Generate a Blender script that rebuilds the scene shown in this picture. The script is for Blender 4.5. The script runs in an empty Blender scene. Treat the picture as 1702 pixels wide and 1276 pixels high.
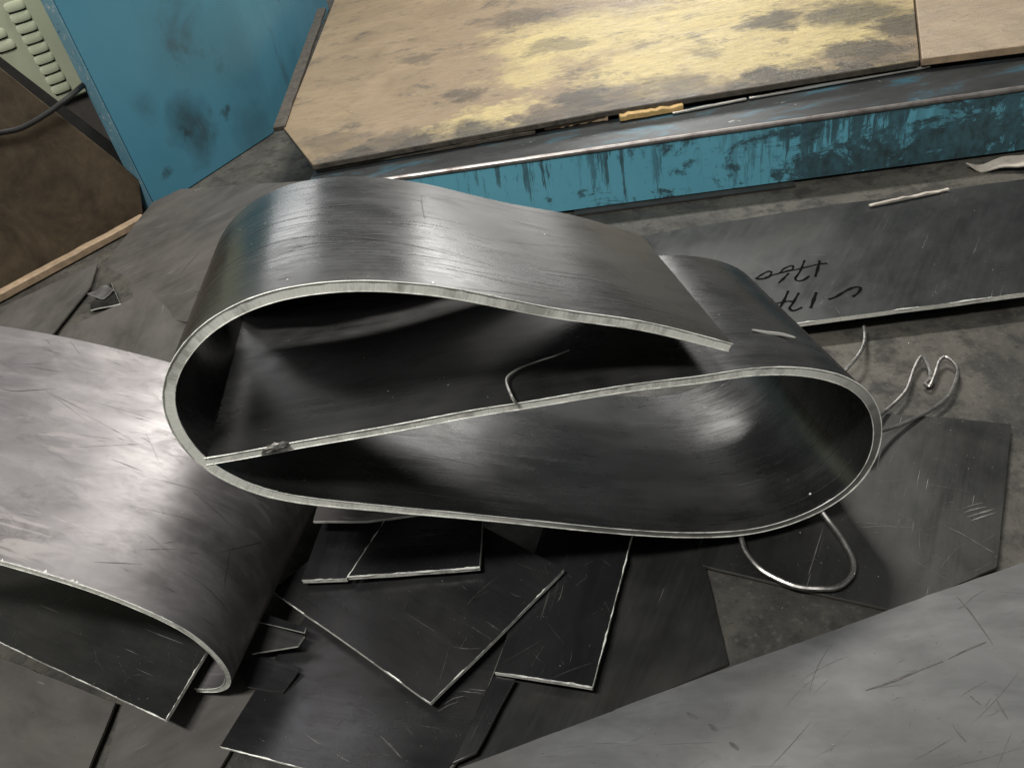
import bpy, bmesh, math, random
from mathutils import Vector, Matrix, noise
random.seed(7)
S = bpy.context.scene
COL = S.collection

# ------------------------------------------------------------------ camera
W0, H0, FPX = 1702.0, 1276.0, 1279.0
CX, CY, CAMH = 851.0, 638.0, 1.2
ROLL, PITCH = math.radians(12), math.radians(38)
UP = Vector((-math.sin(ROLL)*math.cos(PITCH), math.cos(ROLL)*math.cos(PITCH), math.sin(PITCH)))
FW = Vector((0, 0, -1))
YH = (FW - FW.dot(UP)*UP).normalized()
XH = YH.cross(UP)
R3 = Matrix((XH, YH, UP))              # camera axes -> world
CAM = Vector((0, 0, CAMH))
cam_d = bpy.data.cameras.new('camera')
cam = bpy.data.objects.new('camera', cam_d)
COL.objects.link(cam)
cam.matrix_world = Matrix.Translation(CAM) @ R3.to_4x4()
cam_d.sensor_fit = 'HORIZONTAL'
cam_d.sensor_width = 36
cam_d.lens = FPX/W0*36
cam_d.clip_start = .02
cam_d.clip_end = 200
S.camera = cam

# ------------------------------------------------------------------ light of the hall
wd = bpy.data.worlds.new('World'); S.world = wd; wd.use_nodes = True
bg = wd.node_tree.nodes['Background']
bg.inputs[0].default_value = (.98, 1.0, 1.0, 1)
bg.inputs[1].default_value = .15

def lamp(loc, target, sx, sy, power, col):
    l = bpy.data.lights.new('hall_lamp', 'AREA'); l.shape = 'RECTANGLE'
    l.size = sx; l.size_y = sy; l.energy = power; l.color = col
    o = bpy.data.objects.new('hall_lamp', l); COL.objects.link(o)
    o.location = loc
    o.rotation_euler = (Vector(target)-Vector(loc)).to_track_quat('-Z', 'Y').to_euler()
    return o
lamp((-1.3, -.35, 4.6), (-.2, 1.4, 0), 1.5, .3, 215, (1, .995, .96))
lamp((.9, 4.6, 4.6), (.8, 3.4, 0), 1.5, .3, 230, (1, .98, .93))
lamp((-1.5, 3.3, 4.4), (-.9, 1.4, 0), 2.2, 1.0, 17, (1, .96, .97))
lamp((-2.4, 10.0, 3.3), (-.3, 1.5, .3), 2.0, .9, 34, (1, .99, .98))
lamp((2.8, 10.0, 3.0), (.5, 1.5, .3), 2.2, .9, 85, (1, .98, .95))

S.view_settings.view_transform = 'Standard'
S.view_settings.look = 'None'
S.view_settings.exposure = 0
S.view_settings.gamma = 1
S.view_settings.use_curve_mapping = False
S.cycles.max_bounces = 6; S.cycles.diffuse_bounces = 3; S.cycles.glossy_bounces = 5
S.cycles.caustics_reflective = False; S.cycles.caustics_refractive = False

# ------------------------------------------------------------------ helpers
def ray(x, y):
    return R3 @ Vector((x-CX, CY-y, -FPX))
def P(x, y, z=0.0):
    """the point at height z that the photograph shows at (x, y)"""
    r = ray(x, y)
    return CAM + r*((z-CAMH)/r.z)
def PP(x, y, p0, n):
    """the point on a standing plane"""
    r = ray(x, y)
    return CAM + r*((p0-CAM).dot(n)/r.dot(n))

def tag(o, label=None, cat=None, group=None, kind=None):
    if label: o['label'] = label
    if cat: o['category'] = cat
    if group: o['group'] = group
    if kind: o['kind'] = kind
    return o

def link_bm(name, bm, mats, parent=None, sharp=35, origin=None):
    """one mesh object; vertices are given in world space"""
    if origin is None:
        n = len(bm.verts)
        origin = Vector((sum(v.co.x for v in bm.verts)/n, sum(v.co.y for v in bm.verts)/n, min(v.co.z for v in bm.verts)))
    for v in bm.verts: v.co -= origin
    me = bpy.data.meshes.new(name)
    bm.normal_update()
    bm.to_mesh(me); bm.free()
    for m in (mats if isinstance(mats, (list, tuple)) else [mats]): me.materials.append(m)
    me.polygons.foreach_set('use_smooth', [True]*len(me.polygons))
    me.set_sharp_from_angle(angle=math.radians(sharp))
    o = bpy.data.objects.new(name, me); COL.objects.link(o)
    o.location = origin
    if parent:
        o.parent = parent; o.location = origin - parent.location
    return o

def add_bevel(o, w, seg=2, angle=40):
    m = o.modifiers.new('bevel', 'BEVEL'); m.width = w; m.segments = seg
    m.limit_method = 'ANGLE'; m.angle_limit = math.radians(angle)
    m.harden_normals = False
    return m

def box_bm(pts8, uvscale=1):
    """hexahedron: 4 bottom corners then 4 top corners"""
    bm = bmesh.new(); v = [bm.verts.new(p) for p in pts8]
    for f in ((3,2,1,0),(4,5,6,7),(0,1,5,4),(1,2,6,5),(2,3,7,6),(3,0,4,7)):
        bm.faces.new([v[i] for i in f])
    bm.normal_update()
    bmesh.ops.recalc_face_normals(bm, faces=bm.faces)
    return bm

def prism_bm(poly, ex):
    """polygon (list of Vectors) swept by vector ex"""
    bm = bmesh.new()
    a = [bm.verts.new(p) for p in poly]; b = [bm.verts.new(p+ex) for p in poly]
    n = len(poly)
    bm.faces.new(a); bm.faces.new(b[::-1])
    for i in range(n):
        bm.faces.new((a[i], b[i], b[(i+1) % n], a[(i+1) % n]))
    bmesh.ops.recalc_face_normals(bm, faces=bm.faces)
    return bm

def catmull(pts, n=10):
    out = []
    k = len(pts)
    for i in range(k-1):
        p0 = pts[max(i-1, 0)]; p1 = pts[i]; p2 = pts[i+1]; p3 = pts[min(i+2, k-1)]
        for j in range(n):
            t = j/n
            out.append(.5*((2*p1)+(p2-p0)*t+(2*p0-5*p1+4*p2-p3)*t*t+(3*p1-p0-3*p2+p3)*t**3))
    out.append(pts[-1].copy())
    return out

def resample(pts, n):
    L = [0]
    for a, b in zip(pts, pts[1:]): L.append(L[-1]+(b-a).length)
    out = []; j = 0
    for i in range(n):
        s = L[-1]*i/(n-1)
        while j < len(L)-2 and L[j+1] < s: j += 1
        d = L[j+1]-L[j]
        out.append(pts[j].lerp(pts[j+1], (s-L[j])/d if d > 1e-9 else 0))
    return out, L[-1]

def smooth_line(pts, it):
    pts = [p.copy() for p in pts]
    for _ in range(it):
        q = [p.copy() for p in pts]
        for i in range(1, len(pts)-1):
            q[i] = pts[i]*.5 + (pts[i-1]+pts[i+1])*.25
        pts = q
    return pts

def tube_bm(pts, rad, seg=8, flat=None):
    """round wire along a polyline; rad may be a function of 0..1"""
    bm = bmesh.new(); rings = []; uvl = bm.loops.layers.uv.new('UVMap')
    n = len(pts); prev = None
    for i, p in enumerate(pts):
        t = (pts[min(i+1, n-1)]-pts[max(i-1, 0)]).normalized()
        if prev is None:
            a = t.orthogonal().normalized()
        else:
            a = (prev - prev.dot(t)*t).normalized()
        prev = a; b = t.cross(a)
        r = rad(i/(n-1)) if callable(rad) else rad
        rings.append([bm.verts.new(p+r*(math.cos(k*2*math.pi/seg)*a+math.sin(k*2*math.pi/seg)*b)) for k in range(seg)])
    for i in range(n-1):
        for k in range(seg):
            k2 = (k+1) % seg
            f = bm.faces.new((rings[i][k], rings[i][k2], rings[i+1][k2], rings[i+1][k]))
            for l, (ii, kk) in zip(f.loops, ((i, k), (i, k+1), (i+1, k+1), (i+1, k))):
                l[uvl].uv = (ii*.02, kk*.004)
    bm.faces.new(rings[0][::-1]); bm.faces.new(rings[-1])
    bmesh.ops.recalc_face_normals(bm, faces=bm.faces)
    return bm

# ------------------------------------------------------------------ materials
class NT:
    def __init__(self, name):
        self.m = bpy.data.materials.new(name); self.m.use_nodes = True
        self.t = self.m.node_tree; self.n = self.t.nodes
        self.b = self.n['Principled BSDF']
        self.rnd = None
    def new(self, t, **kw):
        x = self.n.new(t)
        for k, v in kw.items(): setattr(x, k, v)
        return x
    def link(self, a, b): self.t.links.new(a, b)
    def coord(self, kind='UV', scale=(1, 1, 1), rot=0.0, rand=True):
        tc = self.new('ShaderNodeTexCoord')
        src = tc.outputs[kind]
        if rand:
            oi = self.new('ShaderNodeObjectInfo')
            mu = self.new('ShaderNodeMath', operation='MULTIPLY'); mu.inputs[1].default_value = 37.0
            self.link(oi.outputs['Random'], mu.inputs[0])
            ad = self.new('ShaderNodeVectorMath', operation='ADD')
            self.link(src, ad.inputs[0]); self.link(mu.outputs[0], ad.inputs[1]); src = ad.outputs[0]
        mp = self.new('ShaderNodeMapping'); mp.inputs['Scale'].default_value = scale; mp.inputs['Rotation'].default_value = (0, 0, rot)
        self.link(src, mp.inputs[0])
        return mp.outputs[0]
    def noise(self, vec, scale, detail=4, rough=.55, dist=0.0):
        x = self.new('ShaderNodeTexNoise'); x.inputs['Scale'].default_value = scale; x.inputs['Detail'].default_value = detail
        x.inputs['Roughness'].default_value = rough; x.inputs['Distortion'].default_value = dist
        self.link(vec, x.inputs['Vector']); return x.outputs['Fac']
    def ramp(self, src, *stops):
        x = self.new('ShaderNodeValToRGB'); r = x.color_ramp
        while len(r.elements) < len(stops): r.elements.new(.5)
        for e, (p, c) in zip(r.elements, stops):
            e.position = p; e.color = c if len(c) == 4 else (*c, 1)
        self.link(src, x.inputs[0]); return x.outputs[0]
    def fr(self, src, lo, hi, a=0.0, b=1.0):
        x = self.new('ShaderNodeMapRange'); x.clamp = True
        x.inputs['From Min'].default_value = lo; x.inputs['From Max'].default_value = hi
        x.inputs['To Min'].default_value = a; x.inputs['To Max'].default_value = b
        self.link(src, x.inputs['Value']); return x.outputs[0]
    def mix(self, fac, a, b, mode='MIX'):
        x = self.new('ShaderNodeMix', data_type='RGBA', blend_type=mode)
        if isinstance(fac, (int, float)): x.inputs[0].default_value = fac
        else: self.link(fac, x.inputs[0])
        for i, v in ((6, a), (7, b)):
            if isinstance(v, tuple): x.inputs[i].default_value = v if len(v) == 4 else (*v, 1)
            else: self.link(v, x.inputs[i])
        return x.outputs[2]
    def math(self, op, a, b=None):
        x = self.new('ShaderNodeMath', operation=op)
        for i, v in ((0, a), (1, b)):
            if v is None: continue
            if isinstance(v, (int, float)): x.inputs[i].default_value = v
            else: self.link(v, x.inputs[i])
        return x.outputs[0]
    def bump(self, h, strength, dist, prev=None):
        x = self.new('ShaderNodeBump'); x.inputs['Strength'].default_value = strength; x.inputs['Distance'].default_value = dist
        self.link(h, x.inputs['Height'])
        if prev: self.link(prev, x.inputs['Normal'])
        return x.outputs[0]
    def set(self, name, v):
        i = self.b.inputs[name]
        if isinstance(v, tuple): i.default_value = v if len(v) == 4 else (*v, 1)
        elif isinstance(v, (int, float)): i.default_value = v
        else: self.link(v, i)

def steel(name, base=(.24, .235, .23), rough=.30, metal=.9, dirt=.3, dirtcol=(.13, .105, .08), wav=1.0, streak=.5, smear=(.5, .47, .44), rub=0.0, smudge=.22):
    """rolled sheet: fine streaks along U, worn cloudy patches, a few long scratches, slight waviness"""
    k = NT(name)
    uv = k.coord('UV')
    big = k.noise(uv, 2.3, 4, .6, .5)
    mid = k.noise(k.coord('UV', (.6, 1.5, 1), .35), 9, 4, .62, .4)
    st = k.noise(k.coord('UV', (1.2, 60, 1)), 3, 3, .65)
    sc = k.noise(k.coord('UV', (1.8, 95, 1), .55), 3.0, 1, .5)
    scr = k.math('MULTIPLY', k.fr(sc, .735, .76), k.fr(mid, .50, .60))
    dark = tuple(c*.72 for c in base); lite = tuple(min(1, c*1.25) for c in base)
    c = k.mix(k.fr(mid, .32, .72), dark, lite)
    c = k.mix(k.fr(st, .45, .75, 0, streak*.45), c, lite)
    dm = k.math('MULTIPLY', k.fr(big, .46, .66), dirt)
    c = k.mix(dm, c, dirtcol)
    sm = k.noise(k.coord('UV', (.7, 1.3, 1), .7), 17, 7, .74, .5)
    c = k.mix(k.math('MULTIPLY', k.math('MULTIPLY', k.fr(sm, .52, .72), k.fr(big, .36, .62)), smudge*1.6), c, tuple(x*.5 for x in dirtcol))
    if rub:
        rb = k.noise(k.coord('UV', (2.5, 11, 1), .5), 2.6, 4, .62, .9)
        rm = k.math('MULTIPLY', k.fr(rb, .54, .60), k.fr(big, .40, .56))
        c = k.mix(k.math('MULTIPLY', rm, rub), c, smear)
    c = k.mix(k.math('MULTIPLY', scr, .6), c, smear)
    k.set('Base Color', c)
    k.set('Metallic', k.math('SUBTRACT', metal, k.math('MULTIPLY', dm, .6)))
    r = k.math('ADD', k.fr(mid, .3, .75, rough*.9, rough*1.12), k.fr(big, .42, .68, 0, .12))
    r = k.math('ADD', r, k.fr(sm, .45, .70, 0, .30*smudge))
    k.set('Roughness', k.math('ADD', r, k.fr(st, .4, .7, -.02, .025)))
    k.set('Specular IOR Level', .4)
    h = k.math('MULTIPLY', k.noise(uv, 3.0, 1, .4), .0045*wav)
    h = k.math('ADD', h, k.math('MULTIPLY', st, .00003))
    h = k.math('ADD', h, k.math('MULTIPLY', mid, .00035*wav))
    h = k.math('SUBTRACT', h, k.math('MULTIPLY', scr, .0003))
    k.set('Normal', k.bump(h, 1.0, 1.0))
    return k.m

def cut_edge(name, base=(.58, .58, .50), rough=.38, metal=.75, dark=None, rust=0.0):
    k = NT(name)
    tick = k.noise(k.coord('UV', (160, 3, 1)), 3, 3, .7)
    big = k.noise(k.coord('UV', (1, .3, 1)), 11, 7, .74)
    c = k.mix(k.fr(tick, .45, .75, 0, .4), base, tuple(x*.5 for x in base))
    c = k.mix(k.fr(big, .48, .62, 0, .62), c, (.16, .15, .125))
    if rust: c = k.mix(k.fr(k.noise(k.coord('UV'), 40, 4, .7), .5, .62, 0, rust), c, (.10, .055, .03))
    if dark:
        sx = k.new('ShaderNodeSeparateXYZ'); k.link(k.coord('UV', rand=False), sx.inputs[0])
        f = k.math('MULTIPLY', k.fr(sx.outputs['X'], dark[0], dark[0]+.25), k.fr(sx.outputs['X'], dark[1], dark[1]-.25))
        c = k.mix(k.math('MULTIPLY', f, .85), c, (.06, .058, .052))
    k.set('Base Color', c); k.set('Metallic', metal)
    k.set('Roughness', k.fr(big, .3, .7, rough-.08, rough+.18))
    b = k.bump(k.math('ADD', tick, k.math('MULTIPLY', big, 1.2)), .45, .001)
    k.set('Normal', b)
    return k.m

M = {}
M['plate'] = steel('rolled_steel', (.115, .115, .114), .24, .92, .3, dirtcol=(.08, .074, .064), wav=.6, streak=1.3, smear=(.4, .39, .37), smudge=.25)
M['plate_left'] = steel('left_steel', (.23, .216, .217), .42, .8, .6, dirtcol=(.12, .104, .098), wav=1.3, streak=.3, rub=.40, smudge=.5, smear=(.42, .385, .365))
M['black_sheet'] = steel('black_sheet', (.055, .055, .057), .22, .75, .3, wav=.8, streak=.4, dirtcol=(.06, .052, .045), smear=(.3, .29, .27))
M['dark_sheet'] = steel('dark_sheet', (.043, .043, .041), .36, .65, .6, dirtcol=(.042, .038, .032), wav=1.0)
M['grey_sheet'] = steel('grey_sheet', (.15, .15, .149), .48, .55, .8, dirtcol=(.095, .088, .081), wav=.9, streak=.12, smear=(.14, .13, .12))
M['dusty_sheet'] = steel('dusty_sheet', (.10, .092, .084), .55, .3, .8, dirtcol=(.085, .074, .063), wav=1.2, streak=.3)
M['marked_sheet'] = steel('marked_sheet', (.055, .057, .056), .36, .7, .5, dirtcol=(.042, .040, .036), wav=.7, streak=.4, smear=(.22, .21, .19))
M['edge'] = cut_edge('cut_edge', (.88, .87, .78), .34, .2)
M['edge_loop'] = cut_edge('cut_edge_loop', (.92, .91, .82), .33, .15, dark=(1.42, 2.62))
M['edge_dark'] = cut_edge('cut_edge_dark', (.20, .19, .17), .42)
M['burr'] = cut_edge('burr_bright', (.95, .94, .86), .30, .2)
M['wire'] = cut_edge('wire_steel', (.42, .405, .38), .30, .9, rust=.35)

def floor_mat():
    k = NT('oily_floor'); v = k.coord('Object', rand=False)
    a = k.noise(v, 2.2, 6, .65, .5); b = k.noise(v, 11, 6, .7); c3 = k.noise(v, 70, 4, .7)
    c = k.ramp(a, (.3, (.018, .017, .015)), (.5, (.070, .064, .053)), (.7, (.12, .109, .088)))
    c = k.mix(k.fr(b, .48, .60, 0, .75), c, (.022, .02, .018))
    c = k.mix(k.fr(c3, .56, .72, 0, .45), c, (.15, .135, .11)); c = k.mix(k.fr(c3, .44, .30, 0, .6), c, (.012, .011, .01))
    k.set('Base Color', c); k.set('Roughness', k.fr(b, .3, .7, .45, .8)); k.set('Metallic', .15)
    k.set('Normal', k.bump(k.math('ADD', b, k.math('MULTIPLY', c3, .35)), .4, .006))
    return k.m
M['floor'] = floor_mat()

def blobs(k, spots, z, warp=.5, soft=.35):
    """soft-edged stain mask: spots are picture ellipses (x, y, radius in m) carried onto the sheet"""
    v = k.coord('Object', rand=False)
    wv = k.new('ShaderNodeTexNoise'); wv.inputs['Scale'].default_value = 4; wv.inputs['Detail'].default_value = 8; wv.inputs['Roughness'].default_value = .74
    k.link(v, wv.inputs['Vector'])
    sb = k.new('ShaderNodeVectorMath', operation='SUBTRACT'); sb.inputs[1].default_value = (.5, .5, .5); k.link(wv.outputs['Color'], sb.inputs[0])
    sc = k.new('ShaderNodeVectorMath', operation='SCALE'); sc.inputs['Scale'].default_value = warp; k.link(sb.outputs[0], sc.inputs[0])
    ad = k.new('ShaderNodeVectorMath', operation='ADD'); k.link(v, ad.inputs[0]); k.link(sc.outputs[0], ad.inputs[1])
    out = None
    for loc, r, amt in spots:
        d = k.new('ShaderNodeVectorMath', operation='DISTANCE'); d.inputs[1].default_value = loc; k.link(ad.outputs[0], d.inputs[0])
        m = k.fr(d.outputs['Value'], r*(1-soft), r*(1+soft), amt, 0)
        out = m if out is None else k.math('MAXIMUM', out, m)
    return out
def blue_paint(name, grime=0.0, streaks=False, spots=()):
    k = NT(name); v = k.coord('Object', rand=False)
    a = k.noise(v, 1.6, 6, .6); b = k.noise(v, 14, 6, .7); fine = k.noise(v, 220, 2)
    c = k.mix(k.fr(a, .3, .7), (.11, .37, .48), (.15, .44, .55)) if streaks else k.mix(k.fr(a, .3, .7), (.066, .235, .33), (.088, .28, .38))
    sep = k.new('ShaderNodeSeparateXYZ'); tc = k.new('ShaderNodeTexCoord'); k.link(tc.outputs['Object'], sep.inputs[0])
    if streaks:
        drip = k.noise(k.coord('Object', (34, 34, 3.2), rand=False), 1, 5, .74, .2)
        blot = k.noise(k.coord('Object', (1, 1, 1.8), rand=False), 4.5, 8, .74, .6)
        fleck = k.noise(k.coord('Object', (1, 1, .6), rand=False), 38, 5, .7)
        right = k.fr(sep.outputs['X'], -.8, .9, -.13, .13)
        down = k.fr(sep.outputs['Z'], .0, .2, -.07, .07)
        g = k.fr(k.math('ADD', k.math('ADD', blot, right), k.math('MULTIPLY', k.math('SUBTRACT', fleck, .5), .35)), .50, .57)
        d = k.fr(k.math('ADD', k.math('ADD', drip, down), k.math('MULTIPLY', right, .55)), .53, .585, 0, .9)
        d = k.math('MULTIPLY', d, k.fr(k.noise(k.coord('Object', (1, 1, .2), rand=False), 3.2, 3, .6), .40, .56))
        f2 = k.fr(k.math('ADD', fleck, k.math('MULTIPLY', right, .4)), .62, .66, 0, .7)
        gr = k.math('MAXIMUM', k.math('MAXIMUM', g, d), f2)
        c = k.mix(k.math('MULTIPLY', gr, k.fr(fleck, .3, .7, .97, .70)), c, (.026, .028, .026))
    else:
        st = k.fr(k.noise(v, 2.4, 5, .7, .4), .58, .74, 0, .65)
        c = k.mix(st, c, (.05, .07, .065))
        if spots: c = k.mix(blobs(k, spots, 0, .25, .7), c, (.035, .05, .05))
        ch = k.fr(k.noise(v, 30, 5, .75), .70, .72); c = k.mix(ch, c, (.03, .05, .06))
        c = k.mix(k.fr(k.noise(k.coord('Object', (1, 1, .25), .4, rand=False), 22, 2), .73, .75, 0, .6), c, (.18, .24, .22))
    k.set('Base Color', c); k.set('Roughness', k.fr(b, .3, .7, .38, .6)); k.set('Specular IOR Level', .45)
    k.set('Normal', k.bump(k.math('ADD', b, k.math('MULTIPLY', fine, .2)), .12, .003))
    return k.m
def flange_mat():
    k = NT('chipped_blue'); v = k.coord('Object', rand=False); a = k.noise(v, 45, 5, .72); b = k.noise(v, 6, 4, .6)
    c = k.mix(k.fr(b, .35, .65), (.11, .24, .31), (.16, .30, .37)); c = k.mix(k.fr(a, .60, .64), c, (.45, .47, .45)); c = k.mix(k.fr(a, .38, .34), c, (.02, .03, .035))
    k.set('Base Color', c); k.set('Roughness', .45); k.set('Normal', k.bump(a, .3, .002)); return k.m
M['blue_flange'] = flange_mat()
M['blue_dirty'] = blue_paint('blue_beam_paint', streaks=True)

def ledge_mat():
    k = NT('grimy_ledge'); v = k.coord('Object', rand=False)
    a = k.noise(k.coord('Object', (1, 3, 3), rand=False), 3, 7, .7, .4); b = k.noise(v, 30, 5, .7)
    c = k.ramp(a, (.35, (.028, .029, .028)), (.52, (.05, .053, .053)), (.62, (.045, .13, .175)), (.70, (.04, .04, .038)))
    c = k.mix(k.fr(b, .66, .7), c, (.3, .3, .28))
    k.set('Base Color', c); k.set('Roughness', .42); k.set('Metallic', .45)
    k.set('Normal', k.bump(b, .25, .003)); return k.m
M['ledge'] = ledge_mat()

def worn_mat():
    k = NT('worn_edge'); v = k.coord('Object', rand=False)
    a = k.noise(v, 12, 5, .7)
    k.set('Base Color', k.ramp(a, (.3, (.16, .13, .12)), (.6, (.50, .46, .43))))
    k.set('Metallic', .85); k.set('Roughness', k.fr(a, .3, .7, .45, .28)); k.set('Normal', k.bump(a, .3, .002)); return k.m
M['worn'] = worn_mat()

def wood_board(name, tan, yel, dark, stain=1.0, yspots=(), dspots=()):
    k = NT(name); v = k.coord('Object', rand=False)
    w = k.noise(v, 2.2, 5, .62, .8)
    gr = k.noise(k.coord('Object', (2.2, 20, 4), .12, rand=False), 4, 5, .7, .4)
    wk = k.noise(k.coord('Object', (1, 1.7, 1), .5, rand=False), 10, 6, .72, 1.6)
    c = k.mix(k.fr(w, .35, .65), tan, tuple(x*.80 for x in tan))
    if yspots:
        ym = k.math('MULTIPLY', blobs(k, yspots, 0, .8, .35), k.fr(wk, .35, .50, .5, 1))
        c = k.mix(ym, c, yel)
    c = k.mix(k.fr(gr, .42, .70, 0, .38), c, tuple(x*.5 for x in tan))
    c = k.mix(k.fr(wk, .55, .70, 0, .50), c, tuple(x*.38 for x in tan))
    if dspots:
        dm = k.math('MULTIPLY', blobs(k, dspots, 0, .5, .30), k.fr(gr, .30, .6, .75, 1))
        c = k.mix(dm, c, dark)
        oil = k.noise(k.coord('Object', (1, 1.1, 1), .3, rand=False), 4.5, 10, .76, .4)
        c = k.mix(k.fr(oil, .54, .64, 0, .72), c, tuple(x*1.6 for x in dark))
        rip = k.noise(k.coord('Object', (5, 30, 3), .15, rand=False), 4, 4, .7, .6)
        c = k.mix(k.fr(rip, .63, .67, 0, .45), c, tuple(x*.8 for x in dark))
    k.set('Base Color', c); k.set('Roughness', k.fr(w, .35, .65, .52, .38)); k.set('Specular IOR Level', .5)
    h = k.math('ADD', k.math('MULTIPLY', wk, .0065), k.math('MULTIPLY', gr, .0012))
    h = k.math('ADD', h, k.math('MULTIPLY', w, .012))
    k.set('Normal', k.bump(h, 1.0, 1.0))
    return k.m
BO = Vector((0, 2.5, .228))
def bs(x, y, r, a=.85): 
    p = P(x, y, .25)-BO; return ((p.x, p.y, p.z), r, a)
YS = [bs(960,60,.35,1), bs(1150,40,.40,1), bs(1330,60,.30,.9), bs(820,190,.13,.9), bs(1080,110,.25,1), bs(880,120,.16,.8), bs(1400,20,.3,.8), bs(1480,120,.1,.7)]
DS = [bs(965,165,.105,.9), bs(930,190,.08,.7), bs(1270,135,.085,.95), bs(1215,150,.07,.7), bs(1440,80,.10,.8), bs(1420,20,.14,.75), bs(1290,35,.09,.8), bs(860,30,.14,.55), bs(920,75,.09,.5),
      bs(1010,160,.10,.6), bs(1120,150,.12,.55), bs(700,100,.07,.55), bs(770,160,.06,.6), bs(680,225,.07,.55), bs(640,235,.06,.5), bs(1500,40,.10,.8), bs(1060,75,.05,.5), bs(560,235,.08,.35), bs(1180,90,.06,.45), bs(1340,110,.06,.5)]
DS += [bs(560+i*45, 264-i*7.7, .06+.025*(i%3), .6+.25*(i%2)) for i in range(21)]
DS = [(l, r*1.22, min(.97, a*1.12)) for l, r, a in DS]
YS += [bs(1250,90,.3,.9), bs(760,215,.12,.6)]
M['ply'] = wood_board('oily_plywood', (.31, .225, .135), (.56, .45, .20), (.045, .040, .032), 1, YS, DS)
M['ply2'] = wood_board('pink_plywood', (.38, .295, .205), (.46, .34, .24), (.17, .12, .09))
def plain(name, col, rough=.6, metal=0.0, var=.35, scale=20, bump=.2):
    k = NT(name); v = k.coord('Object')
    a = k.noise(v, scale, 8, .76, .3)
    k.set('Base Color', k.ramp(a, (.34, tuple(c*(1-var) for c in col)), (.66, tuple(min(1, c*(1+var)) for c in col))))
    k.set('Roughness', rough); k.set('Metallic', metal); k.set('Normal', k.bump(a, bump, .003)); return k.m
M['ply_edge'] = plain('plywood_edge', (.06, .05, .038), .7, 0, .6, 30)
M['pine'] = plain('pine_batten', (.33, .235, .15), .65, 0, .3, 18)
M['pine_yellow'] = plain('yellow_batten', (.50, .33, .13), .6, 0, .3, 25)
M['cream'] = plain('cream_enamel', (.52, .54, .38), .45, 0, .08, 4, .05)
M['brown_board'] = plain('brown_board', (.085, .062, .038), .55, 0, .55, 5)
M['dark_rail'] = plain('dark_rail', (.05, .048, .044), .5, .3, .3, 8)
M['plinth'] = plain('plinth', (.10, .085, .075), .7, 0, .3, 6)
M['rubber'] = plain('black_cable', (.012, .012, .012), .45, 0, .2, 8)
M['ink'] = plain('marker_ink', (.004, .004, .004), .9, 0, .1, 8)
M['ink'].node_tree.nodes['Principled BSDF'].inputs['Specular IOR Level'].default_value = .05
M['paper'] = plain('scrap_paper', (.45, .40, .34), .7, 0, .3, 12)
M['wire'] = plain('wire_steel', (.30, .288, .27), .36, .9, .45, 45, .12)
M['chip'] = plain('bright_chip', (.70, .68, .62), .35, .7, .2, 12)

# ------------------------------------------------------------------ sheets lying about
def zfit(pts):
    """least-squares plane z = a + bx + cy through the corners"""
    import numpy as np
    A = np.array([[1, p.x, p.y] for p in pts]); z = np.array([p.z for p in pts])
    s = np.linalg.lstsq(A, z, rcond=None)[0]
    return lambda x, y: float(s[0]+s[1]*x+s[2]*y)

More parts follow.
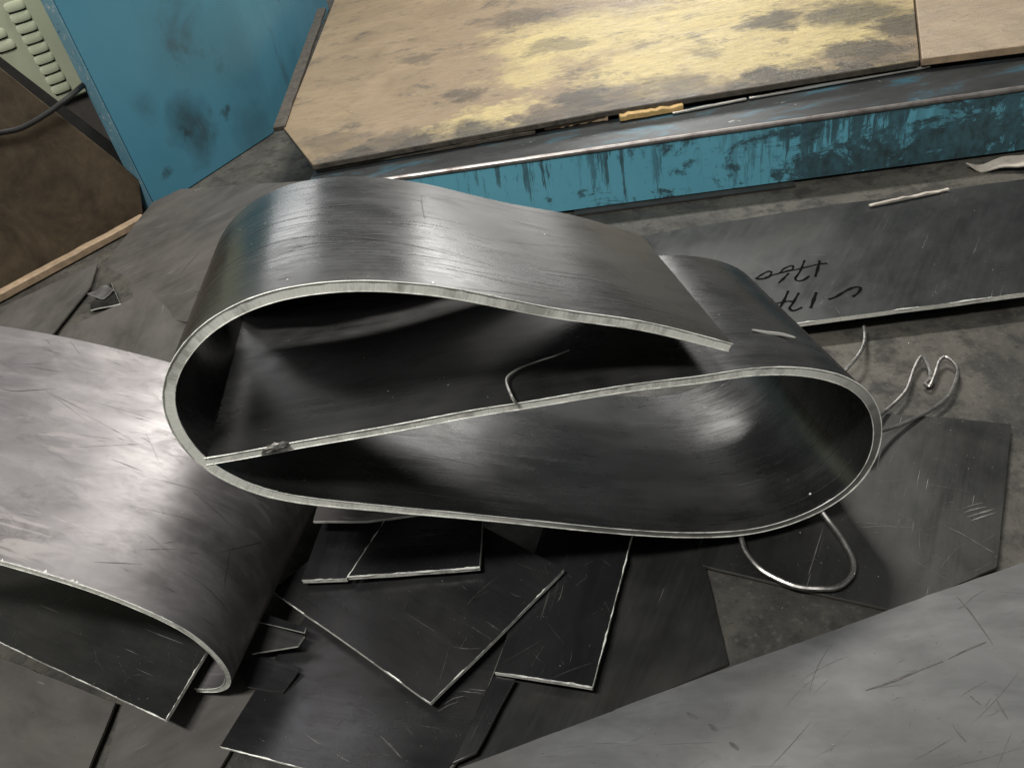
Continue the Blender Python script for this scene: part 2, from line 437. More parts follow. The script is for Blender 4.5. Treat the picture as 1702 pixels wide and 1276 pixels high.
def plate(name, pts, z, th, mat, label=None, group=None, edge='edge_dark', wav=.003, cat='steel sheet', cell=.03, jit=.0012, parent=None, bevel=.0012, wfreq=3.0, burr_on=()):
    """convex sheet; pts are picture corners (x, y[, own z]) of its top face, or Vectors"""
    c = []
    for p in pts:
        if isinstance(p, Vector): c.append(p)
        else: c.append(P(p[0], p[1], p[2] if len(p) > 2 else z))
    cc = list(c)
    area = sum(c[i].x*c[(i+1) % len(c)].y-c[(i+1) % len(c)].x*c[i].y for i in range(len(c)))
    if area < 0: c = c[::-1]
    zf = zfit(c)
    d = (c[1]-c[0]); d.z = 0
    best = max(range(len(c)), key=lambda i: (c[(i+1) % len(c)].xy-c[i].xy).length)
    d = (c[(best+1) % len(c)].xy-c[best].xy).normalized(); nrm = Vector((-d.y, d.x))
    o2 = c[best].xy
    us = [(p.xy-o2).dot(d) for p in c]; vs = [(p.xy-o2).dot(nrm) for p in c]
    u0, u1, v0, v1 = min(us)-.01, max(us)+.01, min(vs)-.01, max(vs)+.01
    nu = max(2, int((u1-u0)/cell)); nv = max(2, int((v1-v0)/cell))
    bm = bmesh.new()
    g = [[bm.verts.new((*(o2+d*(u0+(u1-u0)*i/nu)+nrm*(v0+(v1-v0)*j/nv)), 0)) for j in range(nv+1)] for i in range(nu+1)]
    for i in range(nu):
        for j in range(nv):
            bm.faces.new((g[i][j], g[i+1][j], g[i+1][j+1], g[i][j+1]))
    for i in range(len(c)):
        a, b = c[i], c[(i+1) % len(c)]
        e = (b.xy-a.xy); n2 = Vector((e.y, -e.x, 0)).normalized()
        bmesh.ops.bisect_plane(bm, geom=bm.verts[:]+bm.edges[:]+bm.faces[:], dist=1e-5, plane_co=(a.x, a.y, 0), plane_no=n2, clear_outer=True)
    bmesh.ops.remove_doubles(bm, verts=bm.verts, dist=1e-4)
    sd = random.random()*50
    for v in bm.verts:
        p3 = Vector((v.co.x*wfreq, v.co.y*wfreq, sd))
        v.co.z = zf(v.co.x, v.co.y) + wav*noise.noise(p3) * 1.6
        if v.is_boundary and jit:
            v.co.x += jit*noise.noise(p3*40); v.co.y += jit*noise.noise(p3*40+Vector((9, 0, 0)))
    top = bm.faces[:]
    bm.normal_update()
    if top[0].normal.z < 0: bmesh.ops.reverse_faces(bm, faces=top)
    bound = [e for e in bm.edges if e.is_boundary]
    low = {}
    for e in bound:
        for v in e.verts:
            if v not in low: low[v] = bm.verts.new(v.co-Vector((0, 0, th)))
    for e in bound:
        l = e.link_loops[0]; a, b = l.vert, l.link_loop_next.vert
        f = bm.faces.new((b, a, low[a], low[b])); f.material_index = 1
    uvl = bm.loops.layers.uv.new('UVMap')
    for f in bm.faces:
        for l in f.loops:
            q = l.vert.co.xy-o2
            if f.material_index == 0: l[uvl].uv = (q.dot(d), q.dot(nrm))
            else: l[uvl].uv = (q.dot(d)+q.dot(nrm), l.vert.co.z)
    o = link_bm(name, bm, [M[mat], M[edge]], parent)
    if bevel: add_bevel(o, bevel, 2, 50)
    for ia, ib in burr_on:
        a, b = cc[ia], cc[ib]; q = []
        nn = max(8, int((b-a).length/.008))
        for t in range(nn+1):
            p = a.lerp(b, t/nn); p3 = Vector((p.x*wfreq, p.y*wfreq, sd))
            q.append(Vector((p.x+jit*noise.noise(p3*40), p.y+jit*noise.noise(p3*40+Vector((9, 0, 0))), zf(p.x, p.y)+wav*noise.noise(p3)*1.6-.0006)))
        f_ = lambda t: .0017*max(.12, .35+1.5*noise.noise(Vector((t*9, sd, 0)))+.6*noise.noise(Vector((t*60, sd, 3))))
        link_bm('burr', tube_bm(q, f_, 5), M['burr'], o)
    if label: tag(o, label, cat, group)
    return o

# ------------------------------------------------------------------ bent plates
def swept(name, line, thick, axis, depth, n, mats, label, cat, seg=6, burnt=None):
    """strip of plate: a centre line (Vectors in the front plane) given thickness and swept along its axis"""
    pts, L = resample(catmull(line, 12), n)
    pts = smooth_line(pts, 14)
    offs = []
    for i in range(n):
        t = (pts[min(i+1, n-1)]-pts[max(i-1, 0)]).normalized()
        offs.append(t.cross(axis).normalized())
    def th(i):
        s = i/(n-1)*(len(thick)-1); k = min(int(s), len(thick)-2)
        return thick[k]+(thick[k+1]-thick[k])*(s-k)
    A = [pts[i]+offs[i]*th(i)*.5 for i in range(n)]
    B = [pts[i]-offs[i]*th(i)*.5 for i in range(n)]
    bm = bmesh.new(); uvl = bm.loops.layers.uv.new('UVMap')
    def jag(i, k): return .0012*noise.noise(Vector((i*.9, k*7.0, 3)))
    va = [[bm.verts.new(A[i]+axis*(depth*j/seg+(jag(i, 1) if j == 0 else 0))) for j in range(seg+1)] for i in range(n)]
    vb = [[bm.verts.new(B[i]+axis*(depth*j/seg+(jag(i, 2) if j == 0 else 0))) for j in range(seg+1)] for i in range(n)]
    def quad(vs, uvs, mi):
        f = bm.faces.new(vs); f.material_index = mi
        for l, u in zip(f.loops, uvs): l[uvl].uv = u
    s = [L*i/(n-1) for i in range(n)]; dv = [depth*j/seg for j in range(seg+1)]
    for i in range(n-1):
        for j in range(seg):
            uv = [(s[i], dv[j]), (s[i+1], dv[j]), (s[i+1], dv[j+1]), (s[i], dv[j+1])]
            quad((va[i][j], va[i+1][j], va[i+1][j+1], va[i][j+1]), uv, 0)
            uv = [(s[i], dv[j]+3), (s[i], dv[j+1]+3), (s[i+1], dv[j+1]+3), (s[i+1], dv[j]+3)]
            quad((vb[i][j], vb[i][j+1], vb[i+1][j+1], vb[i+1][j]), uv, 0)
        for j in (0, seg):
            vs = (va[i][j], vb[i][j], vb[i+1][j], va[i+1][j]); uv = [(s[i], 0), (s[i], .02), (s[i+1], .02), (s[i+1], 0)]
            if j: vs = vs[::-1]; uv = uv[::-1]
            quad(vs, uv, 1)
    if burnt:
        for f in bm.faces:
            if f.material_index == 1:
                u = sum(l[uvl].uv.x for l in f.loops)/4/L
                if burnt[0] < u < burnt[1]: f.material_index = 2
    for i in (0, n-1):
        for j in range(seg):
            vs = (va[i][j], va[i][j+1], vb[i][j+1], vb[i][j]); uv = [(dv[j], 0), (dv[j+1], 0), (dv[j+1], .02), (dv[j], .02)]
            if i: vs = vs[::-1]; uv = uv[::-1]
            quad(vs, uv, 1)
    bmesh.ops.recalc_face_normals(bm, faces=bm.faces)
    o = link_bm(name, bm, mats, None, 30)
    add_bevel(o, .0011, 2, 50)
    tag(o, label, cat)
    return o, pts, A, B

# =================================================================== SETTING
bm = bmesh.new()
vs = [bm.verts.new(p) for p in ((-7, -1.5, 0), (7, -1.5, 0), (7, 9, 0), (-7, 9, 0))]
bm.faces.new(vs)
tag(link_bm('floor', bm, M['floor'], origin=Vector((0, 0, 0))), kind='structure')

# ------------------------------------------------------------------ the coiled plate in the middle
MID = [(1214.5,578),(1068,541),(934,523),(805,497.5),(729,483),(607,474),(525,479),(444,493.6),(372.5,524.6),(336,550),(305,585),(287,614),(276,648),(279,681.5),(291,714),(310,739),(323,757),(347,777),(400,805),(455,823),(518,833),(652,846),(795,859),(920,872),(1045,884),(1144,889),(1229,886),(1289,875),(1350,853),(1390,831),(1426,802),(1452,760),(1461,719),(1455,682),(1439,655.5),(1410,634),(1363,621),(1324,616),(1285,615.6),(1226,619.5),(1187,628),(1128,635),(1050,644),(912,667),(840,679),(800,684),(648,713),(484.6,741),(403,757),(341,767)]
AX = ray(590, -176).normalized()
F0 = P(1250, 893, .03)
line = [PP(x, y, F0, AX) for x, y in MID]
TH = [.0155]*1
thk = [.014, .015, .0155, .016, .0155, .013, .011, .011, .012, .0145, .0155, .0135, .0125, .0125, .0125]
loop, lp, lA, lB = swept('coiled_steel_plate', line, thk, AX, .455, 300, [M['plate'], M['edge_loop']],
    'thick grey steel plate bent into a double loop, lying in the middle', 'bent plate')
def burr(parent, pts, rad, sd, a=0.0, b=1.0):
    n = len(pts); q = pts[int(a*n):max(int(b*n), 2)]
    q = [p-AX*.0004 for p in q]
    f = lambda t: rad*(.55+.8*abs(noise.noise(Vector((t*160, sd, 0))))+.3*noise.noise(Vector((t*40, sd, 5))))
    return link_bm('burr', tube_bm(q, f, 5), M['burr'], parent)
burr(loop, lA, .0012, 1); burr(loop, lB, .0015, 2)

# added sheet behind the loop: blocks lamp light to shade its upper pocket
def lean(x, z):
    o_ = F0+AX*(.455+.012+max(0, .5-z)*.12)
    return Vector((x, o_.y-(AX.x*(x-o_.x)+AX.z*(z-o_.z))/AX.y, z))
o = link_bm('steel_sheet', prism_bm([lean(x, z) for x, z in ((-.50,.03),(-.33,.03),(-.31,.425),(0,.395),(.28,.345),(.30,.345),(.06,.49),(-.12,.575),(-.28,.61),(-.42,.57),(-.50,.48))], AX*.006), M['black_sheet'])
tag(o, 'added black sheet that shades the upper pocket, leaning behind the loop', 'steel sheet')
# torch drip frozen on the inner leg
bm = bmesh.new()
bmesh.ops.create_icosphere(bm, subdivisions=3, radius=1)
c0 = PP(457, 744, F0, AX)
for v in bm.verts:
    k = 1+.35*noise.noise(v.co*1.7+Vector((4, 0, 0)))
    k *= 1+.5*noise.noise(v.co*3.1); v.co = c0 + Vector((v.co.x*.020*k, v.co.y*.006*k, v.co.x*.003+v.co.z*.0065*k))
link_bm('weld_drip', bm, M['edge_dark'], loop)

# ------------------------------------------------------------------ hooked plate on the left
AX2 = ray(1140, -440).normalized(); AX2.z = 0; AX2.normalize()
G0 = P(365, 1152, .03)
HOOK = [(325,1146),(350,1148),(370,1146),(381,1135),(374,1110),(345,1076),(305,1046),(250,1019),(180,990),(110,966),(50,948),(0,934)]
hl = [PP(x, y, G0, AX2) for x, y in HOOK]
e = (hl[-1]-hl[-3]).normalized()
for k in range(1, 5): hl.append(hl[-1]+e*.16+Vector((0, 0, -.012*k)))
hook, hp, hA, hB = swept('hooked_steel_plate', hl, [.010, .012, .012, .012, .012], AX2, .50, 140, [M['plate_left'], M['edge']],
    'pale scratched steel plate curled to a hook along one side, by the left', 'bent plate')
n = len(hA)
def burr2(parent, pts, rad, sd):
    f = lambda t: rad*(.5+.9*abs(noise.noise(Vector((t*120, sd, 0)))))
    return link_bm('burr', tube_bm([p-AX2*.0004 for p in pts], f, 5), M['burr'], parent)
burr2(hook, hA, .0010, 3); burr2(hook, hB, .0010, 4)
# torn slag left by the torch along the cut
bm = bmesh.new()
for i in range(len(hA)):
    for side in (hB,):
        if random.random() < .45 and 50 < i < 118:
            p = side[i]-AX2*.001; q = hp[i]; o_ = (side[i]-q).normalized()
            L = random.uniform(.002, .009)*(1.3 if 72 < i < 100 else .6); t_ = (hA[min(i+1, len(hA)-1)]-hA[i]).normalized()
            a_ = bm.verts.new(p-t_*L*1.2-o_*.002); b_ = bm.verts.new(p+t_*L*random.uniform(.8, 2)-o_*.002)
            c_ = bm.verts.new(p+o_*L*.35+AX2*L*random.uniform(.4, 1.6)+t_*random.uniform(-.003, .003)); d_ = bm.verts.new(p+o_*L*.15+AX2*L*.5+t_*L)
            bm.faces.new((a_, b_, d_)); bm.faces.new((a_, d_, c_))
SLAG = bm
# the flat plate lying inside the fold
plate('folded_under_plate', [(275,1196),(340,1088),(420,955),(-60,800),(-120,1010)], .075, .008, 'dark_sheet',
      'flat dark plate lying inside the fold of the hooked plate', edge='edge', wav=.001, burr_on=((0, 1), (0, 4)))

# ------------------------------------------------------------------ loose sheets in front
plate('steel_sheet', [(-80,1060),(192,1168),(138,1300),(-80,1330)], .016, .006, 'dusty_sheet', 'dark sheet in the lower left corner under the folded plate')
plate('steel_sheet', [(205,1160),(440,1050),(470,1100),(345,1310),(160,1320)], .012, .006, 'dusty_sheet', 'grey brown sheet at the bottom left below the hook')
plate('steel_sheet', [(930,860),(1155,870),(1212,1108),(1000,1190),(760,1290),(770,1150)], .010, .006, 'dark_sheet', 'dark brown sheet on the floor right of the black offcuts')
p4 = plate('steel_sheet', [(365,1240),(470,1075),(520,1010),(850,1040),(766,1256),(715,1310),(560,1290)], .022, .008, 'black_sheet', 'black sheet with a chipped corner underneath the pointed offcut', edge='edge', wav=.004, burr_on=((6, 0),))
plate('steel_sheet', [(820,1122),(856,1128),(792,1250),(752,1268)], .030, .006, 'black_sheet', 'narrow black strip leaning between the pointed and the rounded offcut')
plate('steel_sheet', [(822,1116),(985,1142),(1050,892),(1072,800),(930,790)], .040, .009, 'black_sheet', 'black offcut with a bright rounded front edge', edge='edge', burr_on=((0, 1), (1, 2)))
a, b, c = P(715,1168,.055), P(450,978,.055), P(938,946,.055)
plate('steel_sheet', [a, c, c+(b-a), b], .055, .009, 'black_sheet', 'square black offcut whose bright corner points at the viewer', edge='edge', wav=.005, burr_on=((0, 1), (0, 3)))
plate('steel_sheet', [(578,958),(797,942),(803,850),(650,850)], .085, .010, 'black_sheet', 'small black plate with a bright cut edge under the loop', edge='edge', burr_on=((0, 1), (0, 3)))
plate('steel_sheet', [(500,962),(575,960),(650,850),(545,840)], .078, .010, 'black_sheet', 'small black plate half hidden behind the hooked plate', edge='edge', burr_on=((0, 1), (1, 2)))
plate('steel_sheet', [(520,866,.12),(610,866,.125),(735,850,.13),(690,800,.13),(540,800,.12)], .12, .006, 'plate_left', 'curved pale scrap sheet squeezed directly under the loop', edge='edge')
plate('steel_sheet', [(436,1038,.05),(506,1056,.06),(496,1076,.05),(420,1086,.04)], .05, .004, 'plate', 'small shiny scrap sticking out beside the hooked plate', edge='edge')
plate('steel_sheet', [(434,1016,.07),(508,1042,.075),(506,1052,.07),(428,1032,.065)], .07, .003, 'black_sheet', 'thin dark strip above the small shiny scrap by the hook', edge='edge', wav=.004, wfreq=14)
plate('steel_sheet', [(395,1100,.03),(440,1088,.045),(500,1110,.035),(470,1150,.028),(410,1140,.028)], .03, .004, 'black_sheet', 'crumpled black scrap between the hook and the chipped sheet', edge='edge_dark', wav=.005, wfreq=10, cell=.012)
# ------------------------------------------------------------------ sheets on the right
plate('steel_sheet', [(1475,690),(1680,708),(1656,945),(1492,1014),(1168,940),(1150,860),(1250,740)], .012, .006, 'dark_sheet', 'dark grey sheet on the right with a bright gouge near its edge', wav=.006)
plate('steel_sheet', [(640,1322),(1130,1130),(1530,993),(1740,916),(1960,1000),(1960,1420),(640,1440)], .05, .014, 'grey_sheet', 'large pale grey sheet filling the lower right corner', wav=.004)
w1 = plate('marked_steel_sheet', [(1230,548),(1325,536),(1740,482),(1790,276),(1400,338),(1061,383),(1010,440)], .055, .012, 'marked_sheet', 'long dark sheet with black marker writing behind the loop', edge='edge', burr_on=((1, 2),))
# marker writing on the long sheet
def stroke(parent, pts, w):
    q = [P(1230+x*.1351, 400+y*.1351, .0) for x, y in pts]
    q = [P(1230+x*.1351, 400+y*.1351, .0565) for x, y in pts]
    q, L = resample(catmull(q, 6), max(6, len(pts)*5))
    return q
def writing(name, strokes, parent):
    bm = bmesh.new()
    import numpy as np
    dg = bpy.context.evaluated_depsgraph_get()
    for pts, w in strokes:
        q = stroke(parent, pts, w); prev = None
        for i, p in enumerate(q):
            t = (q[min(i+1, len(q)-1)]-q[max(i-1, 0)]).normalized(); s = Vector((-t.y, t.x, 0))
            ok, hit, _, _ = parent.ray_cast(p-parent.location+Vector((0, 0, .2)), Vector((0, 0, -1)))
            z = (hit.z+parent.location.z+.0008) if ok else p.z
            ww = 1.45*w*(.85+.2*math.sin(i*.7+w*900))
            a = bm.verts.new((p.x+s.x*ww, p.y+s.y*ww, z)); b = bm.verts.new((p.x-s.x*ww, p.y-s.y*ww, z))
            if prev: bm.faces.new((prev[0], a, b, prev[1]))
            prev = (a, b)
    bmesh.ops.recalc_face_normals(bm, faces=bm.faces)
    return link_bm(name, bm, M['ink'], parent)
L1 = [([(195,460),(250,420),(340,370),(385,378),(370,420),(320,455),(240,462),(200,460)], .0022), ([(300,450),(420,410),(560,375),(720,345),(960,290),(1075,278)], .0020),
      ([(490,400),(530,345),(620,305),(655,312),(640,350),(560,372),(490,395)], .0021), ([(600,395),(540,455),(475,515)], .0024),
      ([(795,240),(740,370),(680,460),(720,490),(790,475),(855,430)], .0024), ([(980,245),(960,330),(925,440)], .0030)]
L2 = [([(370,705),(385,710),(400,716)], .0026), ([(430,765),(520,748),(600,735),(680,745)], .0024), ([(595,610),(540,730),(480,830)], .0027),
      ([(725,635),(650,760),(610,820),(660,850),(765,810)], .0026), ([(940,630),(900,740),(870,820)], .0034), ([(1090,715),(1180,685),(1290,620),(1400,572),(1485,575),(1450,640),(1385,685)], .0028)]
bpy.context.view_layer.update()
writing('marker_writing', L1, w1); writing('marker_writing', L2, w1)

# ------------------------------------------------------------------ sheets on the left and behind
plate('steel_sheet', [(60,600),(110,545),(280,468),(420,440),(420,640),(200,650)], .012, .006, 'dusty_sheet', 'dusty grey sheet lying behind the hooked plate', wav=.003)
plate('steel_sheet', [(-70,545),(0,512),(163,432),(150,474),(62,586),(-70,575)], .022, .006, 'dusty_sheet', 'pointed dusty sheet beside the wooden batten', wav=.003)
plate('steel_sheet', [(166,438,.015),(262,352,.02),(464,224,.20),(522,286,.19),(640,300,.17),(430,470,.03),(330,540,.02),(200,508,.014)], .02, .006, 'dusty_sheet', 'large dusty sheet rising from the floor to the plywood corner', wav=.006)
plate('steel_sheet', [(150,505),(185,470),(200,505),(150,515)], .016, .004, 'plate', 'torn shiny scrap in the gap between the dusty sheets', edge='edge', wav=.002, wfreq=20)

plate('steel_sheet', [(146,490,.024),(178,474,.03),(190,482,.024),(172,496,.024)], .024, .003, 'plate_left', 'crumpled bluish foil scrap in the dark gap at the left', edge='edge', wav=.010, wfreq=22, cell=.008)
# ------------------------------------------------------------------ blue beam and plywood
ZB = .212
tl, tr = P(560, 310, ZB), P(1702, 146, ZB)
dirb = (tr-tl); dirb.z = 0; dirb.normalize()
nb = Vector((-dirb.y, dirb.x, 0))              # away from the camera
b0 = tl-dirb*.12; b1 = tr+dirb*.5
root = bpy.data.objects.new('blue_machine_beam', None); COL.objects.link(root); root.location = b0.lerp(b1, .5); root.location.z = 0
tag(root, 'long blue beam streaked with black grime below the plywood', 'machine beam')
def up(p, z): return Vector((p.x, p.y, z))
bm = box_bm([up(b0, .012), up(b1, .012), up(b1+nb*.06, .012), up(b0+nb*.06, .012), up(b0, ZB-.006), up(b1, ZB-.006), up(b1+nb*.06, ZB-.006), up(b0+nb*.06, ZB-.006)])
link_bm('front_face', bm, M['blue_dirty'], root, origin=root.location.copy())
bm = box_bm([up(b0+nb*.004, ZB-.0055), up(b1+nb*.004, ZB-.0055), up(b1+nb*.7, ZB-.0055), up(b0+nb*.7, ZB-.0055), up(b0+nb*.004, ZB), up(b1+nb*.004, ZB), up(b1+nb*.7, ZB), up(b0+nb*.7, ZB)])
link_bm('ledge', bm, M['ledge'], root, origin=root.location.copy())
pts, _ = resample([b0, b1], 60)
pts = [up(p, ZB-.003)+nb*.003 for p in pts]
link_bm('worn_lip', tube_bm(pts, lambda t: .009+.0012*noise.noise(Vector((t*40, 0, 0))), 10), M['worn'], root, origin=root.location.copy())
bm = box_bm([up(b0+dirb*.9-nb*.03, .002), up(b0+dirb*1.62-nb*.03, .002), up(b0+dirb*1.62+nb*.05, .002), up(b0+dirb*.9+nb*.05, .002), up(b0+dirb*.9-nb*.03, .008), up(b0+dirb*1.62-nb*.03, .008), up(b0+dirb*1.62+nb*.05, .008), up(b0+dirb*.9+nb*.05, .008)])
link_bm('foot_rail', bm, M['dark_rail'], root)

ZT = .25
A1, A2, A3, A4 = P(471, 213, ZT), P(519, 274, ZT), P(1000, 186, ZT), P(1529, 100, ZT)
seam = (P(1519, 0, ZT)-A4).normalized()
far = P(540, 8, ZT)
poly = [A2, A3, A4, A4+seam*2.6, Vector((A1.x+.1, 6.2, ZT)), A1]
poly = [Vector((p.x, p.y, ZT-.022)) for p in poly]
bm = prism_bm(poly, Vector((0, 0, .022)))
for f in bm.faces: f.material_index = 0 if f.normal.z > .5 else 1
def split_grid(bm, n):
    bmesh.ops.triangulate(bm, faces=bm.faces)
o = link_bm('plywood_sheet', bm, [M['ply'], M['ply_edge']], origin=BO.copy())
add_bevel(o, .004, 2)
tag(o, 'big oil stained yellow plywood sheet with a clipped corner on the beam', 'plywood')
q0 = A4+(A4-A3).normalized()*.006; q1 = P(1740, 73, ZT)
poly = [q0, q1, q1+seam*2.6, q0+seam*2.6]
poly = [Vector((p.x, p.y, ZT-.022)) for p in poly]
bm = prism_bm(poly, Vector((0, 0, .026)))
for f in bm.faces: f.material_index = 0 if f.normal.z > .5 else 1
o = link_bm('plywood_sheet', bm, [M['ply2'], M['pine']], origin=Vector((1.6, 2.5, ZT-.022)))
add_bevel(o, .003, 2)
tag(o, 'cleaner pinkish plywood sheet at the top right corner', 'plywood')

def bar(name, a, b, w, h, mat, label=None, cat=None, bev=.003, parent=None, n=14, jag=.0):
    """square-cut stick from a to b"""
    d = (b-a).normalized(); s = Vector((-d.y, d.x, 0)).normalized(); u = d.cross(s)*-1
    if u.z < 0: u = -u
    bm = bmesh.new(); rings = []
    for i in range(n+1):
        p = a.lerp(b, i/n); ww = w*.5*(1+jag*noise.noise(Vector((i*.8, a.x*9, 0)))); hh = h*(1+jag*noise.noise(Vector((i*.7, 4, a.y*9))))
        rings.append([bm.verts.new(p+s*ww), bm.verts.new(p-s*ww), bm.verts.new(p-s*ww+u*hh), bm.verts.new(p+s*ww+u*hh)])
    for i in range(n):
        for k in range(4):
            bm.faces.new((rings[i][k], rings[i][(k+1) % 4], rings[i+1][(k+1) % 4], rings[i+1][k]))
    bm.faces.new(rings[0][::-1]); bm.faces.new(rings[-1])
    bmesh.ops.recalc_face_normals(bm, faces=bm.faces)
    o = link_bm(name, bm, M[mat], parent)
    if bev: add_bevel(o, bev, 2)
    if label: tag(o, label, cat)
    return o
bar('wood_offcut', P(1030, 200, ZB+.003), P(1135, 182, ZB+.003), .035, .02, 'pine_yellow', 'short orange piece of wood wedged along the plywood front edge', 'offcut', jag=.3)
bar('metal_strip', P(1118, 190, ZB+.004), P(1240, 166, ZB+.004), .012, .006, 'chip', 'thin bright metal strip beside the orange piece of wood', 'metal strip', .001, jag=.3)
bar('metal_strip', P(1245, 165, ZB+.004), P(1545, 112, ZB+.004), .012, .006, 'chip', 'longer thin pale strip along the plywood near the seam', 'metal strip', .001, jag=.3)
bar('edge_board', P(466, 218, ZT-.01), P(536, 20, ZT-.01), .05, .02, 'ply_edge', 'blackened batten along the left edge of the stained plywood', 'batten', .002, jag=.3)
bar('edge_board', P(528, 284, ZB+.003), P(890, 221, ZB+.003), .03, .014, 'ply_edge', 'thin blackened strip under the front edge of the stained plywood', 'strip', .002, jag=.35)
bar('edge_board', P(905, 214, ZB+.003), P(1010, 197, ZB+.003), .04, .02, 'pine', 'splintered pinkish wood piece at the plywood front edge', 'wood piece', .002, jag=.5)

# ------------------------------------------------------------------ blue panel
c0 = P(260, 350, 0); c1 = Vector((-.90, 3.90, 0)); c2 = Vector((-.78, 6.6, 0))
dpan = (c1-c0).normalized(); npan = Vector((-dpan.y, dpan.x, 0))     # points away, to the left
back = npan*.06
def pspot(x, y, r, a_): p_ = PP(x, y, c0, npan)-c0; return (tuple(p_), r, a_)
M['blue'] = blue_paint('blue_panel_paint', spots=[pspot(318,205,.09,.65), pspot(330,235,.07,.6), pspot(312,222,.035,.9), pspot(376,190,.022,.95), pspot(280,282,.02,.8), pspot(450,8,.05,.7), pspot(300,70,.16,.22), pspot(400,100,.2,.2), pspot(420,210,.1,.35), pspot(240,180,.05,.3)])
poly = [c0, c1, c2, c2+Vector((-.06, 0, 0)), c1+Vector((-.05, .03, 0)), c0+back]
bm = prism_bm(poly, Vector((0, 0, 1.25)))
root = bpy.data.objects.new('blue_machine_panel', None); COL.objects.link(root); root.location = c0
tag(root, 'upright blue painted machine panel with scuffs at the upper left', 'machine panel')
o = link_bm('panel', bm, M['blue'], root, origin=c0.copy()); add_bevel(o, .006, 3)
# folded flange standing proud along its left edge
fl = [c0-dpan*.002-npan*.004, c0-dpan*.002+back*.9, c0-dpan*.010+back*.9, c0-dpan*.010-npan*.004]
o = link_bm('flange', prism_bm([p+Vector((0, 0, .002)) for p in fl], Vector((0, 0, 1.24))), M['blue_flange'], root); add_bevel(o, .002, 2)

# ------------------------------------------------------------------ cream cabinet, rail, brown board, batten, cable
g0, g1 = P(-80, 527, 0), P(246, 357, 0)
dg_ = (g1-g0).normalized(); ng = Vector((-dg_.y, dg_.x, 0))
if ng.y < 0: ng = -ng
def BP(x, y, off=0.0): return PP(x, y, g0+ng*off, ng)
poly = [g0, g1-dg_*.02, BP(232, 300), BP(190, 263), BP(55, 156), BP(0, 112), BP(-80, 50)]
o = link_bm('brown_board', prism_bm(poly, ng*.02), M['brown_board']); add_bevel(o, .004, 2)
tag(o, 'dark brown stained board standing at the left edge', 'board')
bar('wood_batten', P(-60, 532, .004), P(243, 368, .004), .045, .03, 'pine', 'pale wooden batten on the floor along the brown board', 'batten', .004, jag=.12)
# rail and plinth behind the board
off = .10
r0, r1 = BP(-70, 48, off), BP(262, 330, off)
bm = prism_bm([BP(-70, 40, off), BP(-70, 85, off), BP(262, 345, off), BP(262, 295, off)], ng*.05)
o = link_bm('dark_rail', bm, M['dark_rail']); add_bevel(o, .004, 2)
tag(o, 'dark grey slanting rail between the cream cabinet and the brown board', 'rail')
off = .2
root = bpy.data.objects.new('louvred_cabinet', None); COL.objects.link(root)
cb0 = BP(-120, 120, off); root.location = Vector((cb0.x, cb0.y, 0))
tag(root, 'cream metal cabinet with rows of ventilation louvres at the top left', 'cabinet')
cl, cr = BP(-260, 100, off), BP(112, 168, off)
zbot = cr.z
def cabp(s, z): return Vector((cr.x, cr.y, 0))+dg_*s+Vector((0, 0, z))
bm = prism_bm([cabp(-1.2, zbot), cabp(.4, zbot), cabp(.4, zbot+1.0), cabp(-1.2, zbot+1.0)], ng*.5)
o = link_bm('body', bm, M['cream'], root); add_bevel(o, .01, 3)
bm = prism_bm([cabp(-1.2, 0)+ng*.02, cabp(.5, 0)+ng*.02, cabp(.5, zbot+.05)+ng*.02, cabp(-1.2, zbot-.003)+ng*.02], ng*.4)
bm = prism_bm([cabp(-1.2, 0)+ng*.02, cabp(.6, 0)+ng*.02, cabp(.6, zbot-.003)+ng*.02, cabp(-1.2, zbot-.003)+ng*.02], ng*.4)
link_bm('plinth', bm, M['plinth'], root)
def louvre_mesh():
    bm = bmesh.new(); rows = []
    for i in range(13):
        s = -1+2*i/12; e = math.sqrt(max(0, 1-abs(s)**4))
        rows.append([bm.verts.new(dg_*(s*.038)+Vector((0, 0, z*.0165*(.45+.55*e)))-ng*(d*.008*e)) for z, d in ((1, 0), (.6, .55), (0, .85), (-.7, 1.0), (-1, .85), (-1, -.2))])
    for a, b in zip(rows, rows[1:]):
        for k in range(5): bm.faces.new((a[k], a[k+1], b[k+1], b[k]))
    bmesh.ops.recalc_face_normals(bm, faces=bm.faces)
    return bm
def slot_bm(p):
    q = [p+dg_*(s_*.034)-Vector((0, 0, z_))-ng*.0015 for s_, z_ in ((-1, .0165), (1, .0165), (.9, .0205), (-.9, .0205))]
    return prism_bm(q, -ng*.0015)
first = None
for (xa, ya, xb, yb, cnt) in ((24, 10, 101, 146, 9), (-38, 20, 8, 76, 4)):
    pa, pb = BP(xa, ya, off), BP(xb, yb, off)
    for i in range(cnt):
        p = pa.lerp(pb, i/(cnt-1))
        if first is None:
            bm = louvre_mesh()
            for v in bm.verts: v.co += p
            first = link_bm('louvre', bm, M['cream'], root, origin=p.copy())
            slot = link_bm('slot', slot_bm(p), M['ink'], None, origin=p.copy()); slot.parent = first; slot.location = (0, 0, 0)
        else:
            o = first.copy(); COL.objects.link(o); o.parent = root; o.location = p-root.location
            o2_ = slot.copy(); COL.objects.link(o2_); o2_.parent = o; o2_.location = (0, 0, 0)
pts = [BP(x, y, -.03) for x, y in ((-60,228),(0,221),(35,213),(75,191),(108,167))]+[BP(137, 143, .04), BP(165, 118, .12)]
tag(link_bm('black_cable', tube_bm(catmull(pts, 8), .010, 10), M['rubber']), 'black cable sagging in front of the brown board', 'cable')

